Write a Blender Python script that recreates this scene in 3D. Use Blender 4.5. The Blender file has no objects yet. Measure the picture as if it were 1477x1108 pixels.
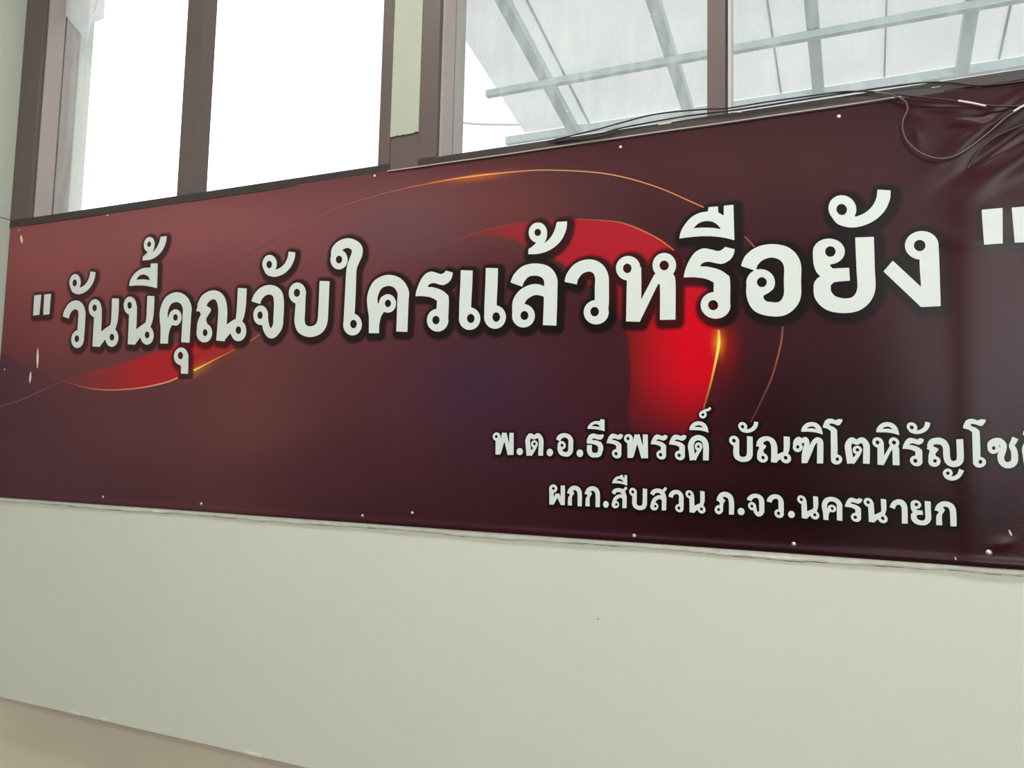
import bpy, bmesh, math, random
import numpy as np
from mathutils import Vector, Matrix, kdtree
from mathutils.geometry import tessellate_polygon

random.seed(7)
C = bpy.context.scene.collection

# ------------------------------------------------------------------ camera
D = 1.85            # distance from the lens to the wall
EYE = 1.55
YAW, PITCH, ROLL, F = 0.421775, 0.0840726, 0.0234148, 1132.963
W_PX, H_PX = 1477.0, 1108.0

def cam_axes():
    cy, sy, cp, sp = math.cos(YAW), math.sin(YAW), math.cos(PITCH), math.sin(PITCH)
    f = Vector((-sy * cp, cy * cp, sp)); r0 = Vector((cy, sy, 0)); u0 = r0.cross(f)
    r = math.cos(ROLL) * r0 + math.sin(ROLL) * u0
    u = -math.sin(ROLL) * r0 + math.cos(ROLL) * u0
    return r, u, f
AR, AU, AF = cam_axes()
CAM = Vector((0, -D, EYE))

def ray(px, py):
    px, py = float(px), float(py)
    return AF + (px - W_PX / 2) / F * AR - (py - H_PX / 2) / F * AU

def at(px, py, y=0.0):
    """point of the vertical plane at depth y that shows at a pixel of the 1477x1108 frame"""
    d = ray(px, py)
    return CAM + d * ((y - CAM.y) / d.y)

def to_px(X, Y, Z):
    """arrays of world points -> pixel coordinates"""
    vx, vy, vz = X - CAM.x, Y - CAM.y, Z - CAM.z
    w = vx * AF.x + vy * AF.y + vz * AF.z
    return (W_PX / 2 + F * (vx * AR.x + vy * AR.y + vz * AR.z) / w,
            H_PX / 2 - F * (vx * AU.x + vy * AU.y + vz * AU.z) / w)

cam = bpy.data.cameras.new('camera')
cam_ob = bpy.data.objects.new('camera', cam); C.objects.link(cam_ob)
m = Matrix.Identity(4)
for i in range(3):
    m[i][0], m[i][1], m[i][2], m[i][3] = AR[i], AU[i], -AF[i], CAM[i]
cam_ob.matrix_world = m
cam.sensor_width = 36.0
cam.lens = 36.0 * F / W_PX
cam.clip_start = 0.02
bpy.context.scene.camera = cam_ob

# ------------------------------------------------------------------ light
sc = bpy.context.scene
sc.view_settings.view_transform = 'Standard'
sc.view_settings.look = 'None'
sc.view_settings.gamma = 1.0
sc.view_settings.use_curve_mapping = False
sc.view_settings.exposure = 0.0

SUN_DIR = ray(262, 160).normalized()
world = bpy.data.worlds.new('sky'); sc.world = world
world.use_nodes = True
wn = world.node_tree.nodes; wl = world.node_tree.links
bg = wn['Background']
tcw = wn.new('ShaderNodeTexCoord')
dotn = wn.new('ShaderNodeVectorMath'); dotn.operation = 'DOT_PRODUCT'; dotn.inputs[1].default_value = tuple(SUN_DIR)
wl.new(tcw.outputs['Generated'], dotn.inputs[0])
cl = wn.new('ShaderNodeMath'); cl.operation = 'MAXIMUM'; cl.inputs[1].default_value = 0.0
wl.new(dotn.outputs['Value'], cl.inputs[0])
def aureole(p, k):
    a_ = wn.new('ShaderNodeMath'); a_.operation = 'POWER'; a_.inputs[1].default_value = p
    b_ = wn.new('ShaderNodeMath'); b_.operation = 'MULTIPLY'; b_.inputs[1].default_value = k
    wl.new(cl.outputs[0], a_.inputs[0]); wl.new(a_.outputs[0], b_.inputs[0]); return b_
g1_, g2_ = aureole(120, 3.0), aureole(5, 0.7)
sm = wn.new('ShaderNodeMath'); sm.operation = 'ADD'
wl.new(g1_.outputs[0], sm.inputs[0]); wl.new(g2_.outputs[0], sm.inputs[1])
hz = wn.new('ShaderNodeVectorMath'); hz.operation = 'SCALE'; hz.inputs[0].default_value = (1.0, 0.94, 0.84)
wl.new(sm.outputs[0], hz.inputs['Scale'])
ad_ = wn.new('ShaderNodeVectorMath'); ad_.operation = 'ADD'; ad_.inputs[1].default_value = (1.05, 1.12, 1.12)
wl.new(hz.outputs[0], ad_.inputs[0]); wl.new(ad_.outputs[0], bg.inputs[0])
bg.inputs[1].default_value = 1.0

sun = bpy.data.lights.new('sun', 'SUN'); sun.energy = 1.6; sun.angle = 0.02; sun.color = (1, 0.93, 0.8)
sun_ob = bpy.data.objects.new('sun', sun); C.objects.link(sun_ob)
sun_ob.rotation_euler = (-SUN_DIR).to_track_quat('-Z', 'Y').to_euler()
sun_ob.location = (-5, 5, 6)

def area(name, loc, target, sx, sy, power, col=(1, 1, 1)):
    a = bpy.data.lights.new(name, 'AREA'); a.shape = 'RECTANGLE'; a.size = sx; a.size_y = sy
    a.energy = power; a.color = col
    o = bpy.data.objects.new(name, a); C.objects.link(o); o.location = loc
    o.rotation_euler = (Vector(target) - Vector(loc)).to_track_quat('-Z', 'Y').to_euler()
    return o
area('added_ceiling_fill', (-0.3, -1.15, 3.9), (-0.3, -1.35, 0), 3.6, 0.3, 64, (1.0, 0.99, 0.97))  # added overhead fill to balance the room, source unseen
area('added_rear_fill', (-0.8, -4.3, 3.9), (-0.8, -4.0, 0), 4.2, 1.3, 78, (1.0, 0.99, 0.96))  # second unseen fill, added to brighten the lower wall and lettering
area('doorway_daylight', (1.77, -5.9, 2.6), (1.77, 0, 2.6), 2.2, 2.1, 130, (0.98, 1.0, 1.0))

# ------------------------------------------------------------------ helpers
def srgb(r, g, b):
    f = lambda c: (c / 255 / 12.92) if c / 255 <= 0.04045 else ((c / 255 + 0.055) / 1.055) ** 2.4
    return (f(r), f(g), f(b), 1.0)

def mat(name, col, rough=0.6, noise=0.0, nscale=8.0, bump=0.0, bscale=200.0, metal=0.0, attr=None, spec=0.5, col2=None):
    mt = bpy.data.materials.new(name); mt.use_nodes = True
    nt = mt.node_tree; n = nt.nodes; l = nt.links
    b = n['Principled BSDF']
    b.inputs['Roughness'].default_value = rough
    b.inputs['Metallic'].default_value = metal
    b.inputs['Specular IOR Level'].default_value = spec
    tc = n.new('ShaderNodeTexCoord')
    if attr:
        a = n.new('ShaderNodeVertexColor'); a.layer_name = attr
        l.new(a.outputs[0], b.inputs['Base Color'])
    elif noise > 0 or col2:
        t = n.new('ShaderNodeTexNoise'); t.inputs['Scale'].default_value = nscale
        t.inputs['Detail'].default_value = 8; t.inputs['Roughness'].default_value = 0.65
        l.new(tc.outputs['Object'], t.inputs['Vector'])
        r = n.new('ShaderNodeValToRGB')
        c2 = col2 or tuple(c * (1 - noise) for c in col[:3]) + (1,)
        r.color_ramp.elements[0].position = 0.3; r.color_ramp.elements[0].color = c2
        r.color_ramp.elements[1].position = 0.65; r.color_ramp.elements[1].color = col
        l.new(t.outputs[0], r.inputs[0]); l.new(r.outputs[0], b.inputs['Base Color'])
    else:
        b.inputs['Base Color'].default_value = col
    if bump > 0:
        t2 = n.new('ShaderNodeTexNoise'); t2.inputs['Scale'].default_value = bscale
        t2.inputs['Detail'].default_value = 4
        l.new(tc.outputs['Object'], t2.inputs['Vector'])
        bm_ = n.new('ShaderNodeBump'); bm_.inputs['Strength'].default_value = bump
        bm_.inputs['Distance'].default_value = 0.004
        l.new(t2.outputs[0], bm_.inputs['Height']); l.new(bm_.outputs[0], b.inputs['Normal'])
    return mt

M = {}
M['wall'] = mat('painted_plaster', srgb(219, 217, 205), 0.75, 0.03, 2.0, 0.18, 420)
M['wall_low'] = mat('beige_plaster', srgb(222, 208, 188), 0.8, 0.06, 3.0, 0.18, 420)
M['side'] = mat('side_wall_paint', srgb(196, 202, 188), 0.7, 0.05, 4.0, 0.2, 160)
M['trim'] = mat('old_trim_paint', srgb(242, 239, 228), 0.6, 0.0, 30, 0.3, 90, col2=srgb(222, 216, 198))
M['fleck'] = mat('dark_gap_dirt', srgb(128, 120, 96), 0.9, 0.4, 90)
M['frame'] = mat('brown_aluminium', srgb(98, 83, 79), 0.42, 0.12, 12, 0.1, 300)
M['frame_side'] = M['frame']
M['sill'] = mat('brown_sill', srgb(58, 46, 45), 0.4, 0.25, 20, 0.2, 60)
M['panel'] = mat('pale_panel_paint', srgb(176, 180, 162), 0.7, 0.06, 9)
M['reveal'] = mat('outer_reveal_paint', srgb(246, 246, 240), 0.8, 0.03, 5)
M['steel'] = mat('galvanised_steel', srgb(212, 224, 230), 0.6, 0.06, 6)
M['seam'] = mat('seam_sealant', srgb(188, 198, 202), 0.6, 0.06, 6)
M['lit_side'] = mat('lit_jamb_side', srgb(176, 160, 156), 0.4, 0.1, 12)  # frame brown lightened: daylight on the jamb sides painted in
M['cable'] = mat('dark_cable', srgb(44, 36, 36), 0.35, 0.1, 40)
M['grey_cable'] = mat('grey_brown_cable', srgb(96, 78, 76), 0.35, 0.1, 40)
M['screw'] = mat('screw_metal', srgb(215, 210, 205), 0.3, 0.1, 200, metal=0.7)
M['staple'] = mat('white_scuff', srgb(225, 215, 205), 0.5, 0.1, 100)
M['print'] = mat('banner_print', (0.1, 0.1, 0.1, 1), 0.27, bump=0.07, bscale=420, attr='print', spec=0.15)
M['gold'] = mat('gold_print', (0.1, 0.1, 0.1, 1), 0.42, attr='print', spec=0.26)
M['white'] = mat('white_print', srgb(219, 224, 220), 0.45, 0.03, 30, 0.08, 420, spec=0.4)
M['hem'] = mat('pale_hem', srgb(190, 168, 160), 0.5, 0.2, 60)
M['back'] = mat('back_wall_paint', srgb(120, 112, 104), 0.8, 0.1, 3)
M['floor'] = mat('grey_floor', srgb(74, 66, 62), 0.4, 0.2, 4)
M['ceiling'] = mat('white_ceiling', srgb(205, 205, 198), 0.8, 0.04, 3)
M['yard'] = mat('concrete_yard', srgb(150, 148, 140), 0.8, 0.2, 1.5)
M['plastic'] = mat('plastic_film', srgb(200, 203, 200), 0.4, 0.1, 30)
M['lamp'] = mat('added_lamp_housing', srgb(225, 225, 220), 0.5, 0.05, 10)

def glass_mat():
    mt = bpy.data.materials.new('dusty_glass'); mt.use_nodes = True
    nt = mt.node_tree; n = nt.nodes; l = nt.links; n.clear()
    out = n.new('ShaderNodeOutputMaterial')
    tr = n.new('ShaderNodeBsdfTransparent'); tr.inputs[0].default_value = (0.97, 0.98, 0.985, 1)
    gl = n.new('ShaderNodeBsdfGlossy'); gl.inputs['Roughness'].default_value = 0.05
    du = n.new('ShaderNodeBsdfTranslucent'); du.inputs[0].default_value = (0.85, 0.9, 0.88, 1)
    df = n.new('ShaderNodeBsdfDiffuse'); df.inputs[0].default_value = (0.75, 0.8, 0.78, 1)
    dirt = n.new('ShaderNodeMixShader'); dirt.inputs[0].default_value = 0.35
    l.new(du.outputs[0], dirt.inputs[1]); l.new(df.outputs[0], dirt.inputs[2])
    tc = n.new('ShaderNodeTexCoord')
    # streaks that ran down the pane
    mp = n.new('ShaderNodeMapping'); mp.inputs['Scale'].default_value = (26, 26, 5)
    l.new(tc.outputs['Object'], mp.inputs[0])
    s1 = n.new('ShaderNodeTexNoise'); s1.inputs['Scale'].default_value = 1.2; s1.inputs['Detail'].default_value = 6
    l.new(mp.outputs[0], s1.inputs['Vector'])
    r1 = n.new('ShaderNodeMapRange'); r1.inputs[1].default_value = 0.42; r1.inputs[2].default_value = 0.75
    r1.inputs[3].default_value = 0.03; r1.inputs[4].default_value = 0.22
    l.new(s1.outputs[0], r1.inputs[0])
    # spots
    v = n.new('ShaderNodeTexVoronoi'); v.inputs['Scale'].default_value = 22
    l.new(tc.outputs['Object'], v.inputs['Vector'])
    r2 = n.new('ShaderNodeMapRange'); r2.inputs[1].default_value = 0.08; r2.inputs[2].default_value = 0.04
    r2.inputs[3].default_value = 0.0; r2.inputs[4].default_value = 0.6
    l.new(v.outputs['Distance'], r2.inputs[0])
    s2 = n.new('ShaderNodeTexNoise'); s2.inputs['Scale'].default_value = 3; s2.inputs['Detail'].default_value = 2
    l.new(tc.outputs['Object'], s2.inputs['Vector'])
    g2 = n.new('ShaderNodeMath'); g2.operation = 'GREATER_THAN'; g2.inputs[1].default_value = 0.55
    l.new(s2.outputs[0], g2.inputs[0])
    mu = n.new('ShaderNodeMath'); mu.operation = 'MULTIPLY'
    l.new(r2.outputs[0], mu.inputs[0]); l.new(g2.outputs[0], mu.inputs[1])
    ad = n.new('ShaderNodeMath'); ad.operation = 'ADD'; ad.use_clamp = True
    l.new(r1.outputs[0], ad.inputs[0]); l.new(mu.outputs[0], ad.inputs[1])
    mx = n.new('ShaderNodeMixShader'); l.new(ad.outputs[0], mx.inputs[0])
    l.new(tr.outputs[0], mx.inputs[1]); l.new(dirt.outputs[0], mx.inputs[2])
    m2 = n.new('ShaderNodeMixShader'); m2.inputs[0].default_value = 0.05
    l.new(mx.outputs[0], m2.inputs[1]); l.new(gl.outputs[0], m2.inputs[2])
    l.new(m2.outputs[0], out.inputs[0])
    return mt
M['glass'] = glass_mat()

def sheet_mat():
    mt = bpy.data.materials.new('translucent_roof_sheet'); mt.use_nodes = True
    nt = mt.node_tree; n = nt.nodes; l = nt.links; n.clear()
    out = n.new('ShaderNodeOutputMaterial')
    tc = n.new('ShaderNodeTexCoord')
    t = n.new('ShaderNodeTexNoise'); t.inputs['Scale'].default_value = 2.5; t.inputs['Detail'].default_value = 7
    l.new(tc.outputs['Object'], t.inputs['Vector'])
    r = n.new('ShaderNodeValToRGB')
    r.color_ramp.elements[0].position = 0.3; r.color_ramp.elements[0].color = (0.84, 0.845, 0.855, 1)
    r.color_ramp.elements[1].position = 0.7; r.color_ramp.elements[1].color = (0.91, 0.905, 0.91, 1)
    l.new(t.outputs[0], r.inputs[0])
    a = n.new('ShaderNodeBsdfTranslucent'); b = n.new('ShaderNodeBsdfDiffuse')
    l.new(r.outputs[0], a.inputs[0]); l.new(r.outputs[0], b.inputs[0])
    mx = n.new('ShaderNodeMixShader'); mx.inputs[0].default_value = 0.25
    l.new(a.outputs[0], mx.inputs[1]); l.new(b.outputs[0], mx.inputs[2]); l.new(mx.outputs[0], out.inputs[0])
    return mt
M['sheet'] = sheet_mat()
M['sheet2'] = mat('thin_film', srgb(235, 235, 232), 0.3, 0.05, 30)
M['sheet2'].node_tree.nodes['Principled BSDF'].inputs['Transmission Weight'].default_value = 0.7

def link(name, me, m_, parent=None, smooth=False):
    o = bpy.data.objects.new(name, me); C.objects.link(o)
    if m_: me.materials.append(m_)
    if parent: o.parent = parent
    if smooth:
        for p in me.polygons: p.use_smooth = True
    return o

def obj(name, bm, m_, parent=None, smooth=False):
    bmesh.ops.recalc_face_normals(bm, faces=bm.faces)
    me = bpy.data.meshes.new(name); bm.to_mesh(me); bm.free()
    return link(name, me, m_, parent, smooth)

def add_box(bm, x0, x1, y0, y1, z0, z1, bev=0.0):
    vs = [bm.verts.new((x, y, z)) for x in (x0, x1) for y in (y0, y1) for z in (z0, z1)]
    fs = [(0, 1, 3, 2), (4, 6, 7, 5), (0, 4, 5, 1), (2, 3, 7, 6), (0, 2, 6, 4), (1, 5, 7, 3)]
    faces = [bm.faces.new([vs[i] for i in f]) for f in fs]
    if bev > 0:
        es = list({e for f in faces for e in f.edges})
        bmesh.ops.bevel(bm, geom=es, offset=bev, segments=2, affect='EDGES', profile=0.5)

def box(name, x0, x1, y0, y1, z0, z1, m_, parent=None, bev=0.0):
    bm = bmesh.new(); add_box(bm, x0, x1, y0, y1, z0, z1, bev)
    return obj(name, bm, m_, parent)

def beam(name, p, q, w, h, m_, parent=None):
    """bar from p to q with a rectangular section"""
    p, q = Vector(p), Vector(q); d = (q - p).normalized()
    s = d.cross(Vector((0, 0, 1))).normalized(); u = s.cross(d).normalized()
    bm = bmesh.new(); vs = []
    for c in (p, q):
        for a, b in ((-1, -1), (1, -1), (1, 1), (-1, 1)):
            vs.append(bm.verts.new(c + s * a * w / 2 + u * b * h / 2))
    for f in ((0, 1, 2, 3), (4, 7, 6, 5), (0, 4, 5, 1), (1, 5, 6, 2), (2, 6, 7, 3), (3, 7, 4, 0)):
        bm.faces.new([vs[i] for i in f])
    return obj(name, bm, m_, parent)

def spline(pts, n=8, closed=False):
    pts = [np.array(p, float) for p in pts]; N = len(pts); out = []
    if N == 2 and not closed:
        return [pts[0] + (pts[1] - pts[0]) * t for t in np.linspace(0, 1, n + 1)]
    rng = range(N) if closed else range(N - 1)
    for i in rng:
        if closed:
            p0, p1, p2, p3 = pts[i - 1], pts[i], pts[(i + 1) % N], pts[(i + 2) % N]
        else:
            p1, p2 = pts[i], pts[i + 1]
            p0 = pts[i - 1] if i else 2 * p1 - p2
            p3 = pts[i + 2] if i + 2 < N else 2 * p2 - p1
        for k in range(n):
            t = k / n
            out.append(0.5 * ((2 * p1) + (-p0 + p2) * t + (2 * p0 - 5 * p1 + 4 * p2 - p3) * t * t + (-p0 + 3 * p1 - 3 * p2 + p3) * t ** 3))
    if not closed: out.append(pts[-1])
    return out

def tube(name, pts, r, m_, parent=None, n=8, sub=8):
    P = [Vector(p) for p in spline(pts, sub)]
    bm = bmesh.new(); rings = []
    for i, p in enumerate(P):
        d = (P[min(i + 1, len(P) - 1)] - P[max(i - 1, 0)]).normalized()
        a = d.cross(Vector((0.13, 1, 0.21))).normalized(); b = d.cross(a)
        rings.append([bm.verts.new(p + (a * math.cos(t) + b * math.sin(t)) * r) for t in [2 * math.pi * k / n for k in range(n)]])
    for i in range(len(rings) - 1):
        for k in range(n):
            bm.faces.new((rings[i][k], rings[i][(k + 1) % n], rings[i + 1][(k + 1) % n], rings[i + 1][k]))
    bm.faces.new(rings[0]); bm.faces.new(rings[-1])
    return obj(name, bm, m_, parent, True)

def tag(o, label=None, cat=None, group=None, kind=None):
    if label: o['label'] = label
    if cat: o['category'] = cat
    if group: o['group'] = group
    if kind: o['kind'] = kind
    return o

def empty(name, loc=(0, 0, 0)):
    o = bpy.data.objects.new(name, None); C.objects.link(o); o.location = loc
    return o

# ------------------------------------------------------------------ key lines of the wall, taken off the photograph
BAN_Y = -0.0105                                   # mean plane of the banner
X_COR = at(32, 160).x - 0.004                    # corner with the left wall
Z_LED = at(218, 1055.5).z                        # lower edge of the thick upper wall
Z_BB = at(738, 770, BAN_Y).z                     # bottom hem of banner
Z_BT = at(738, 222, BAN_Y).z                     # top edge of banner
Z_SILL = at(1320, 122.5, -0.012).z                  # top of the sill rail
Z_CEIL = 3.95
X_R = 2.9
Y_BACK = -6.0
print('corner', X_COR, 'ledge', Z_LED, 'banner', Z_BB, Z_BT, 'sill', Z_SILL, [at(*p, -0.012).z for p in ((67, 307), (250, 284), (543, 240), (648, 217), (1017, 157), (1400, 113))])

# ------------------------------------------------------------------ the room
def struct(o):
    o['kind'] = 'structure'; return o

wf = struct(empty('wall_front', (0, 0, 0)))
tag(wf, 'pale cream front wall that carries the dark red banner', 'wall')
box('upper_wall', X_COR - 0.1, X_R, 0.0, 0.2, Z_LED, Z_BT - 0.005, M['wall'], wf)
box('lower_wall', X_COR - 0.1, X_R, 0.07, 0.2, -0.02, Z_LED - 0.0005, M['wall_low'], wf)['label'] = 'shaded beige lower wall set back under the edge'
# chips and lumps along the lower edge of the upper wall
bm = bmesh.new()
for px, py, w in ((108, 1029, 0.05), (365, 1090, 0.06), (150, 1040, 0.02)):
    p = at(px, py); a = random.uniform(0.002, 0.004)
    add_box(bm, p.x - w / 2, p.x + w / 2, -0.0025, 0.004, Z_LED - 0.001, Z_LED + 0.004 + a, 0.001)
tag(obj('plaster_crumb', bm, M['wall'], wf), kind='stuff')
# pin prick on the wall
p = at(863, 893); box('pin_hole', p.x - .0015, p.x + .0015, -0.001, 0.002, p.z - .0015, p.z + .0015, M['fleck'], wf)

wl_ = struct(empty('wall_left', (X_COR, 0, 0)))
tag(wl_, 'pale green-grey side wall meeting the front wall at the left', 'wall')
zj = at(22, 318).z
def wbox(name, x0, x1, y0, y1, z0, z1, m_, par, bev=0):
    o = box(name, x0 - par.location.x, x1 - par.location.x, y0 - par.location.y, y1 - par.location.y, z0, z1, m_, par, bev); return o
wbox('side_panel', X_COR - 0.15, X_COR, Y_BACK, 0.0, -0.02, zj - 0.0015, M['side'], wl_, 0.002)
wbox('side_panel', X_COR - 0.15, X_COR - 0.002, Y_BACK, 0.25, zj + 0.0015, Z_CEIL, M['side'], wl_, 0.002)
fl = struct(box('floor', X_COR - 0.15, X_R + 0.15, Y_BACK, 0.2, -0.12, -0.02, M['floor']))
ce = struct(box('ceiling', X_COR - 0.15, X_R + 0.15, Y_BACK, 0.2, Z_CEIL, Z_CEIL + 0.12, M['ceiling']))
wr = struct(box('wall_right', X_R, X_R + 0.15, Y_BACK, 0.2, -0.02, Z_CEIL, M['side']))
wb = struct(empty('wall_back', (0, Y_BACK, 0)))
box('wall_piece', X_COR - 0.15, 0.6, -0.15, 0, -0.02, Z_CEIL, M['back'], wb)
box('wall_piece', 0.6, X_R + .15, -0.15, 0, -0.02, 1.5, M['back'], wb)
box('wall_piece', 0.6, X_R + .15, -0.15, 0, 3.7, Z_CEIL, M['back'], wb)
for o, lb, ct in ((fl, 'smooth grey floor of the room', 'floor'), (ce, 'white ceiling of the room', 'ceiling'),
                  (wr, 'pale right side wall outside the view', 'wall'), (wb, 'back wall behind the camera with a wide opening', 'wall')):
    tag(o, lb, ct)

# old trim strip the banner is fixed over
tr = struct(empty('trim_1', (0, 0, 0)))
tag(tr, 'narrow chipped cream trim strip running under the banner', 'trim')
zt1 = Z_BB - 0.0002; zt0 = Z_BB - 0.0135
bm = bmesh.new(); xs = np.linspace(X_COR, X_R, 260); rows = []
rnd = random.Random(3)
for x in xs:
    jag = 0.0022 * math.sin(x * 9.1) + rnd.uniform(-0.0008, 0.0008) + 0.001 * math.sin(x * 47)
    rows.append([bm.verts.new((x, -0.001, zt1 + 0.03)), bm.verts.new((x, -0.006, zt1 + 0.03)), bm.verts.new((x, -0.006, zt0 + 0.004 + jag)),
                 bm.verts.new((x, -0.004, zt0 + jag)), bm.verts.new((x, -0.001, zt0 + jag))])
for a, b in zip(rows, rows[1:]):
    for k in range(4): bm.faces.new((a[k], a[k + 1], b[k + 1], b[k]))
obj('trim_strip', bm, M['trim'], tr)
bm = bmesh.new()
for k in range(70):
    x = rnd.uniform(X_COR, 0.5)
    w = rnd.uniform(0.004, 0.05); h = rnd.uniform(0.0004, 0.0011)
    z = zt0 + 0.0022 * math.sin(x * 9.1) + 0.001 * math.sin(x * 47) - rnd.uniform(-0.0002, 0.0016)
    add_box(bm, x, x + w, -0.0016, 0.001, z - h, z)
tag(obj('paint_gap', bm, M['fleck'], tr), kind='stuff')

# ------------------------------------------------------------------ windows
YF, YG, YO = -0.012, 0.105, 0.135     # front of the frames, glass, outer side
Z_WT = 3.75
def X(px, py=100, y=YF): return at(px, py, y).x
struct(box('trim_2', X_COR, X_R, -0.004, 0.2, Z_WT + 0.0005, Z_CEIL, M['wall']))
tag(bpy.data.objects['trim_2'], 'plain wall band above the windows', 'wall')

def window(name, label, x0, x1, lw, rw, mull, panes):
    w = struct(empty(name, (x0, 0, Z_SILL))); tag(w, label, 'window')
    def b(nm, a, c, y0, y1, z0, z1, m_, bev=0.0015): return box(nm, a - x0, c - x0, y0, y1, z0 - Z_SILL, z1 - Z_SILL, m_, w, bev)
    b('sill_rail', x0, x1, YF, YO, Z_BT - 0.0045, Z_SILL, M['sill'])
    b('head_rail', x0, x1, YF, YO, Z_WT - 0.06, Z_WT, M['frame'])
    b('jamb', x0, x0 + lw, YF, YO, Z_SILL, Z_WT - 0.06, M['frame'])
    b('jamb', x1 - rw, x1, YF, YO, Z_SILL, Z_WT - 0.06, M['frame'])
    for (a, c, d0) in mull:
        b('mullion', a, c, d0, d0 + 0.055, Z_SILL, Z_WT - 0.06, M['frame'])
    for (a, c, yg) in panes:
        b('glass_pane', a, c, yg, yg + 0.004, Z_SILL + 0.0005, Z_WT - 0.0605, M['glass'], 0)
    return w
xa0 = X_COR + 0.001; xa_l = X(58.0); xm0, xm1 = X(265.5, y=0.01), X(290, y=0.01); xa_r = X(550)
xp1 = X(632)
xb0 = X(607)
xn0, xn1 = X(1019.7, y=0.02), X(1046, y=0.02)
win1 = window('window_1', 'left clerestory window glaring white with the sun behind its mullion', xa0, X(566),
              xa_l - xa0, X(566) - xa_r, [(xm0, xm1, 0.01)],
              [(xa_l + .0005, xm0 + 0.01, 0.07), (xm0 + .012, xa_r - .0005, 0.076)])
win2 = window('window_2', 'right dusty window looking up at a translucent roof on steel rafters', xb0, X_R - 0.002,
              xp1 - xb0, 0.05, [(xn0, xn1, 0.02), (1.35, 1.40, 0.02)],
              [(xp1 + .0005, xn0 + .02, 0.07), (xn0 + .022, 1.38, 0.078), (1.385, X_R - .053, 0.07)])
for w_, a_, x0_ in ((win1, xa_l, xa0), (win2, xp1, xb0)):
    box('lit_side_strip', a_ + 0.0004 - x0_, a_ + 0.007 - x0_, 0.004, 0.069, 0.001, Z_WT - 0.061 - Z_SILL, M['lit_side'], w_, 0.001)  # strips added along the jambs to show their sky-lit side faces
    box('lit_side_strip', a_ + 0.0004 - x0_, a_ + 0.007 - x0_, 0.0755, YO - 0.002, 0.001, Z_WT - 0.061 - Z_SILL, M['lit_side'], w_, 0.001)
# added pale strip: daylight on the right mullion's side put into its colour
w2x = X(1050, y=0.03)
box('lit_side_strip', w2x - xb0, w2x + 0.007 - xb0, 0.03, 0.07, 0.001, 3.68 - Z_SILL, mat('lit_mullion_side', srgb(205, 190, 188), 0.4, 0.1, 30), win2)
# post between the two windows and its painted strip
post = struct(empty('trim_3', (X(566), 0, Z_SILL))); tag(post, 'brown post between the windows with a pale painted strip', 'trim')
xq0, xq1 = X(566) + .0005, X(607) - .0005
box('post_board', 0.0005, xq1 - X(566), YF + 0.004, YO, Z_BT - 0.0045 - Z_SILL, Z_WT - Z_SILL, M['frame'], post)
zb = at(582, 194, YF).z - Z_SILL
bm = bmesh.new(); n = 14; top = []; bot = []
for k in range(n + 1):
    x = 0.0008 + (xq1 - xq0 - 0.0006) * k / n
    z = zb + 0.003 * (k / n - 0.5) + rnd.uniform(-0.0022, 0.0016)
    for y in (YF, YF + 0.0035):
        top.append(bm.verts.new((x, y, Z_WT - Z_SILL))); bot.append(bm.verts.new((x, y, z)))
for k in range(n):
    i = 2 * k
    bm.faces.new((top[i], bot[i], bot[i + 2], top[i + 2])); bm.faces.new((bot[i], bot[i + 1], bot[i + 3], bot[i + 2]))
    bm.faces.new((top[i + 1], top[i + 3], bot[i + 3], bot[i + 1]))
obj('painted_strip', bm, M['panel'], post)['label'] = 'pale green-grey strip with a ragged lower end'
# flecks and chips of paint on the sill
bm = bmesh.new()
for (px, py, w, h) in ((959, 178, 0.032, 0.0045), (1067, 162, 0.012, 0.0018), (771, 203, .012, .0015), (1350, 126, .018, .0015)):
    p = at(px, py, YF); add_box(bm, p.x - w / 2, p.x + w / 2, YF - 0.0018, YF + 0.001, p.z - h / 2, p.z + h / 2, 0.0004)
tag(obj('paint_chip', bm, M['staple'], win2), kind='stuff')
for ch in win2.children:
    if ch.name.startswith('paint_chip'): ch.location = (-xb0, 0, -Z_SILL)

# outer wall stub seen through the left pane
rv = struct(box('trim_4', X_COR - 0.35, xa_l - 0.002, YO + .001, YO + 0.06, Z_SILL - 1.0, Z_WT + .3, M['reveal']))
tag(rv, 'pale outer wall reveal seen through the left pane', 'wall')

# scrap of plastic film hanging on the left pane
bm = bmesh.new(); P = [(146, -20), (139, 10), (133, 22), (128, 26), (125, 50), (123, 90), (126, 60), (131, 34), (143, 30), (150, 26), (151, 5), (150, -20)]
vs = [bm.verts.new(at(a, b, 0.066)) for a, b in P]
f = bm.faces.new(vs); bmesh.ops.triangulate(bm, faces=[f])
g = bmesh.ops.solidify(bm, geom=bm.faces[:], thickness=0.0012)
tag(obj('film_scrap', bm, M['sheet']), 'thin torn scrap of grey film stuck on the left pane near its jamb', 'film')

# ------------------------------------------------------------------ lean-to roof outside
SL = math.tan(math.radians(13.6))
R0 = 2.62        # roof height above the eye at the camera plane
def roof_at(px, py, dz=0.0):
    d = ray(px, py); t = (R0 + dz) / (d.z + SL * d.y); return CAM + d * t
def roof_z(y, dz=0.0): return EYE + R0 + dz - SL * (y - CAM.y)
roof = empty('lean_to_roof', (0, 0.25, roof_z(0.25)))
tag(roof, 'pale translucent lean-to roof on steel rafters outside the right windows', 'roof')
org = roof.location
ye = roof_at(1360, 98).y
xl = roof_at(690, 90).x
print('roof eave y', ye, 'left', xl, 'z eave', roof_z(ye))
seams = [roof_at(x, y).x for x, y in ((790, 60), (1117, 70), (1277, 60), (1450, 42))]
raft = [roof_at(x, y).x for x, y in ((783, 95), (962, 50), (1176, 65), (1393, 50))]
print('seams', seams, 'rafters', raft)
step = 0.62
edges = [xl] + sorted(seams)
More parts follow.
